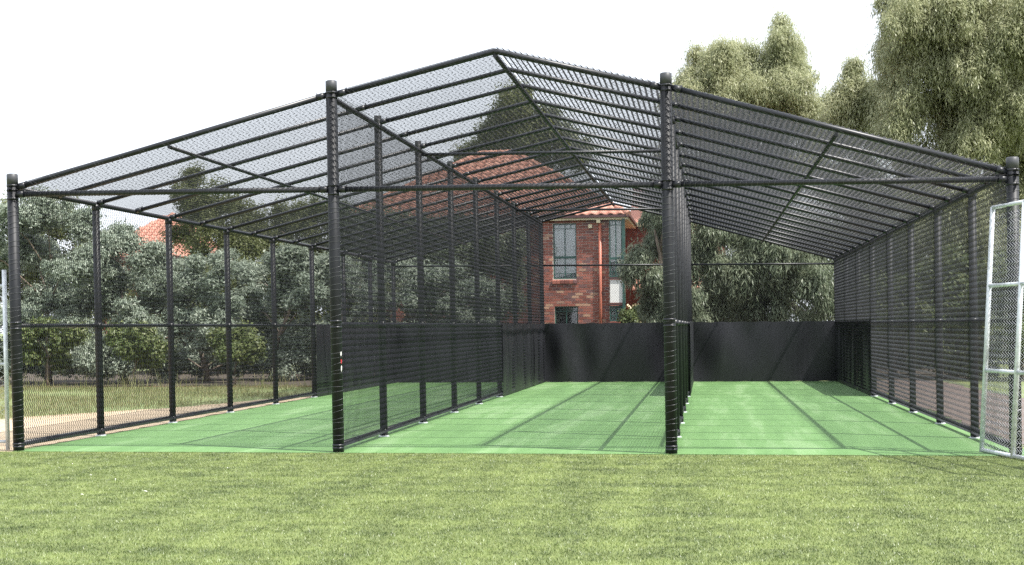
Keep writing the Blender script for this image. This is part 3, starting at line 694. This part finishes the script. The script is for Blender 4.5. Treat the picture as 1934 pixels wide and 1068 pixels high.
o = 0; rf.V = [c00, c10, c11, c01, r0, r1]; rf.F = [(0, 1, 5, 4), (1, 2, 5), (2, 3, 4, 5), (3, 0, 4), (3, 2, 1, 0)]
roof = hp('roof', rf, M_tile)
def tile_mesh():
    V, Fc = [], []; n = 7; w_, l_ = .30, .36
    for k, (y, zo) in enumerate(((0, .045), (0, .012), (l_, .018))):
        pass
    for i in range(n+1):
        x = w_*i/n; h = .030*math.sin(2*math.pi*i/n)
        V += [(x, 0, h+.020), (x, 0, h+.055), (x, l_, h+.028)]
    for i in range(n):
        a = i*3; b = a+3; Fc += [(a, b, b+1, a+1), (a+1, b+1, b+2, a+2)]
    return mesh('tile', V, Fc, True)
tme = tile_mesh(); tme.materials.append(M_tile)
def tiles(pa, pb, pr0, pr1, limit, parent, invY):
    pa, pb, pr0, pr1 = map(Vector, (pa, pb, pr0, pr1)); ex = (pb-pa).normalized(); mid = (pr0+pr1)/2; up = mid-pa; up = (up-ex*up.dot(ex)); Ls = up.length; up.normalize(); nn = ex.cross(up)
    tot = (pb-pa).length; k = 0; cnt = 0
    la, lb = (pr0-pa).dot(ex), (pb-pr1).dot(ex)
    while k*.325 < Ls-.1:
        f = k*.325/Ls; xa = la*f; xe = tot-lb*f; x = math.ceil(xa/.30)*.30
        while x+.30 <= xe+.05:
            q = pa+ex*x+up*(k*.325)+nn*.002
            mm = Matrix.Identity(4)
            for r_ in range(3): mm[r_][0] = ex[r_]; mm[r_][1] = up[r_]; mm[r_][2] = nn[r_]; mm[r_][3] = q[r_]
            ob = bpy.data.objects.new('tile', tme); COL.objects.link(ob); ob.parent = parent; ob.matrix_basis = mm @ Matrix.Rotation(random.uniform(-.012, .012), 4, 'Z'); cnt += 1
            if cnt >= limit: return
            x += .30
        k += 1
tiles(c00, c10, r0, r1, 300, roof, HY)
cp = MB()
for a, b in ((r0, r1), (c10, r1), (c00, r0)):
    a, b = Vector(a), Vector(b); n = int((b-a).length/.4)
    for k in range(n): cp.tube([a.lerp(b, k/n)+Vector((0,0,.03)), a.lerp(b, (k+.96)/n)+Vector((0,0,.045))], [.10, .085], 8)
hp('ridge_caps', cp, M_tile, roof, True)
# wing set back on the right, its lower roof and stair
WY = 35.5
wg = MB(); wg.box((x1+.004, WY, -.02), (xb+3.2, WY+5, hZ(424, 1200, WY))); hp('wing_wall', wg, M_plainbrick)
wr = MB(); zA = hZ(424, 1200, WY)+.05; wr.V = [(xb-.1, WY-.4, zA), (xb+3.5, WY-.4, zA), (xb+3.5, WY+5.3, zA), (xb-.1, WY+5.3, zA), (xb-.1, WY+2.4, zA+1.5), (xb+2.2, WY+2.4, zA+1.5)]
wr.F = [(0, 1, 5, 4), (1, 2, 5), (2, 3, 4, 5), (3, 0, 4), (3, 2, 1, 0)]; hp('wing_roof', wr, M_tile)
wf = MB(); wf.box((xb+.02, WY-.42, zA-.16), (xb+3.5, WY-.40, zA-.005)); hp('wing_fascia', wf, M_cream)
pr = MB(); zB = hZ(545, 1200, WY-1.6); pr.V = [(xb+.05, WY-1.7, zB), (xb+2.4, WY-1.7, zB), (xb+2.4, WY-.01, zB+.5), (xb+.05, WY-.01, zB+.5), (xb+.05, WY-1.7, zB-.06), (xb+2.4, WY-1.7, zB-.06), (xb+2.4, WY-.01, zB+.44), (xb+.05, WY-.01, zB+.44)]
pr.F = [(0,1,2,3),(7,6,5,4),(0,4,5,1),(1,5,6,2),(2,6,7,3),(3,7,4,0)]; hp('porch_roof', pr, M_tile)
sy = WY-2.2
for k in range(5):
    b_ = MB(); xq = at(1196+k*4.5, 600, sy)[0]; b_.box((xq-.025, sy-.025, 0), (xq+.025, sy+.025, hZ(574+ (0 if k else 2), 1200, sy))); hp('baluster', b_, M_cream)
b_ = MB(); b_.box((at(1193, 600, sy)[0], sy-.04, hZ(592, 1200, sy)), (at(1217, 600, sy)[0], sy-.027, hZ(588, 1200, sy))); hp('handrail', b_, M_cream)
p0, p1 = at(1184, 576, sy-.05), at(1199, 592, sy-.05); hp('stair_stringer', MB().tube([p0, p1], .05, 4), M_cream)

# ------------------------------------------------------------------ orange roofed house on the left
LY = 43.0
lh = thing('brick_house', 'house with orange tiled roof hidden behind the silver shrubs on the left', 'house', (0, LY, 0))
def lp(name, mb, mat, parent=None):
    o = mb.build(name, mat); o.parent = parent or lh
    if parent is None: o.matrix_parent_inverse = Matrix.Translation((0, -LY, 0))
    return o
la, lb_ = at(150, 490, LY), at(340, 490, LY); zt_ = at(250, 486, LY)[2]; zp = at(250, 408, LY+4)[2]
mb = MB().box((la[0]+.4, LY+.5, -.02), (lb_[0]-.4, LY+8, zt_)); wl = lp('wall', mb, M_plainbrick)
mb = MB(); xA, xB = la[0], lb_[0]; mb.V = [(xA, LY, zt_), (xB, LY, zt_), (xB, LY+8.5, zt_), (xA, LY+8.5, zt_), (xA+2.2, LY+4.2, zp), (xB-1.6, LY+4.2, zp)]; mb.F = [(0,1,5,4),(1,2,5),(2,3,4,5),(3,0,4),(3,2,1,0)]
lr = lp('roof', mb, M_tile)
tiles((xA, LY, zt_), (xB, LY, zt_), (xA+2.2, LY+4.2, zp), (xB-1.6, LY+4.2, zp), 160, lr, LY)
mb = MB().box((xA-.05, LY-.08, zt_-.16), (xB+.05, LY-.005, zt_+.0)); lp('gutter', mb, M_gutter)
for f in (.3, .65):
    xq = xA+(xB-xA)*f; mb = MB().box((xq-.5, LY+.44, zt_-1.6), (xq+.5, LY+.495, zt_-.5)); wn = lp('window', mb, M_white)
    mb = MB().box((xq-.44, LY+.42, zt_-1.54), (xq+.44, LY+.438, zt_-.56)); o = mb.build('pane', M_glass); o.parent = wn

# ------------------------------------------------------------------ turf fibres, weeds, litter
def blades(name, X, Y, z, hmin, hmax, wd, mat, tilt=.5):
    n = len(X); h = rng.uniform(hmin, hmax, n); a = rng.uniform(0, 6.283, n); ta = rng.uniform(0, 6.283, n); tl = rng.uniform(0, tilt, n)*h
    B = np.stack([X, Y, np.full(n, z)], 1); sv = np.stack([np.cos(a), np.sin(a), np.zeros(n)], 1)*wd/2
    T = B+np.stack([np.cos(ta)*tl, np.sin(ta)*tl, h], 1)
    V = np.stack([B-sv, B+sv, T], 1).reshape(-1, 3)
    me = np_mesh(name, V, np.arange(len(V)).reshape(-1, 3)); return struct(link(name, me, mat), 'stuff')
N = 520000
yy = -8.3+8.22*rng.uniform(0, 1, N)**.9
hw = 2.6+(yy+8.3)*.60
xx = 6.55-.06*(yy+8.3)*-1-.55+rng.uniform(-1, 1, N)*(hw+1.0)
blades('grass', xx, yy, -.004, .008, .019, .0040, M_blade, 1.3)
N = 60000
gxx = rng.uniform(-9, -.15, N); gyy = rng.uniform(2.5, 17.2, N)
edge = np.interp(gyy, [-.5, 1.5, 4.5, 6.4, 8.2, 9.6, 10.8, 12.5], [-5.4, -4.6, -3.5, -2.5, -1.6, -1.15, -.8, -.3])
k = (gxx < edge+rng.normal(0, .25, N)); pat = (np.sin(gxx*1.3)+np.sin(gyy*1.7+gxx)+rng.normal(0, .8, N)) > -.8; k &= pat
blades('grass', gxx[k], gyy[k], -.01, .03, .11, .008, M_weed, .9)
N = 1500
wx = rng.uniform(-10, -.3, N); wy = rng.uniform(14.5, 17.6, N); cl_ = np.sin(wx*2.1)+np.sin(wx*5.3+1)+rng.normal(0, .6, N) > .4
blades('weeds', wx[cl_], wy[cl_], -.01, .15, .55, .012, M_weed, .5)
# a few pale leaf flecks lying on the field
fl_ = MB()
for (u, v) in ((137, 876), (172, 897), (218, 905), (430, 884), (275, 928), (155, 934)):
    p = ground_at(u, v, .022); a = random.uniform(0, 3.1); l_ = random.uniform(.010, .024); d = Vector((math.cos(a), math.sin(a), .1))*l_; s_ = Vector((-math.sin(a), math.cos(a), .2))*l_*.3
    p = Vector(p); o = len(fl_.V); fl_.V += [tuple(p-d), tuple(p+s_), tuple(p+d), tuple(p-s_), tuple(p+Vector((0,0,.004)))]; fl_.F += [(o, o+1, o+4), (o+1, o+2, o+4), (o+2, o+3, o+4), (o+3, o, o+4)]
struct(fl_.build('leaf_litter', M_tape), 'stuff')
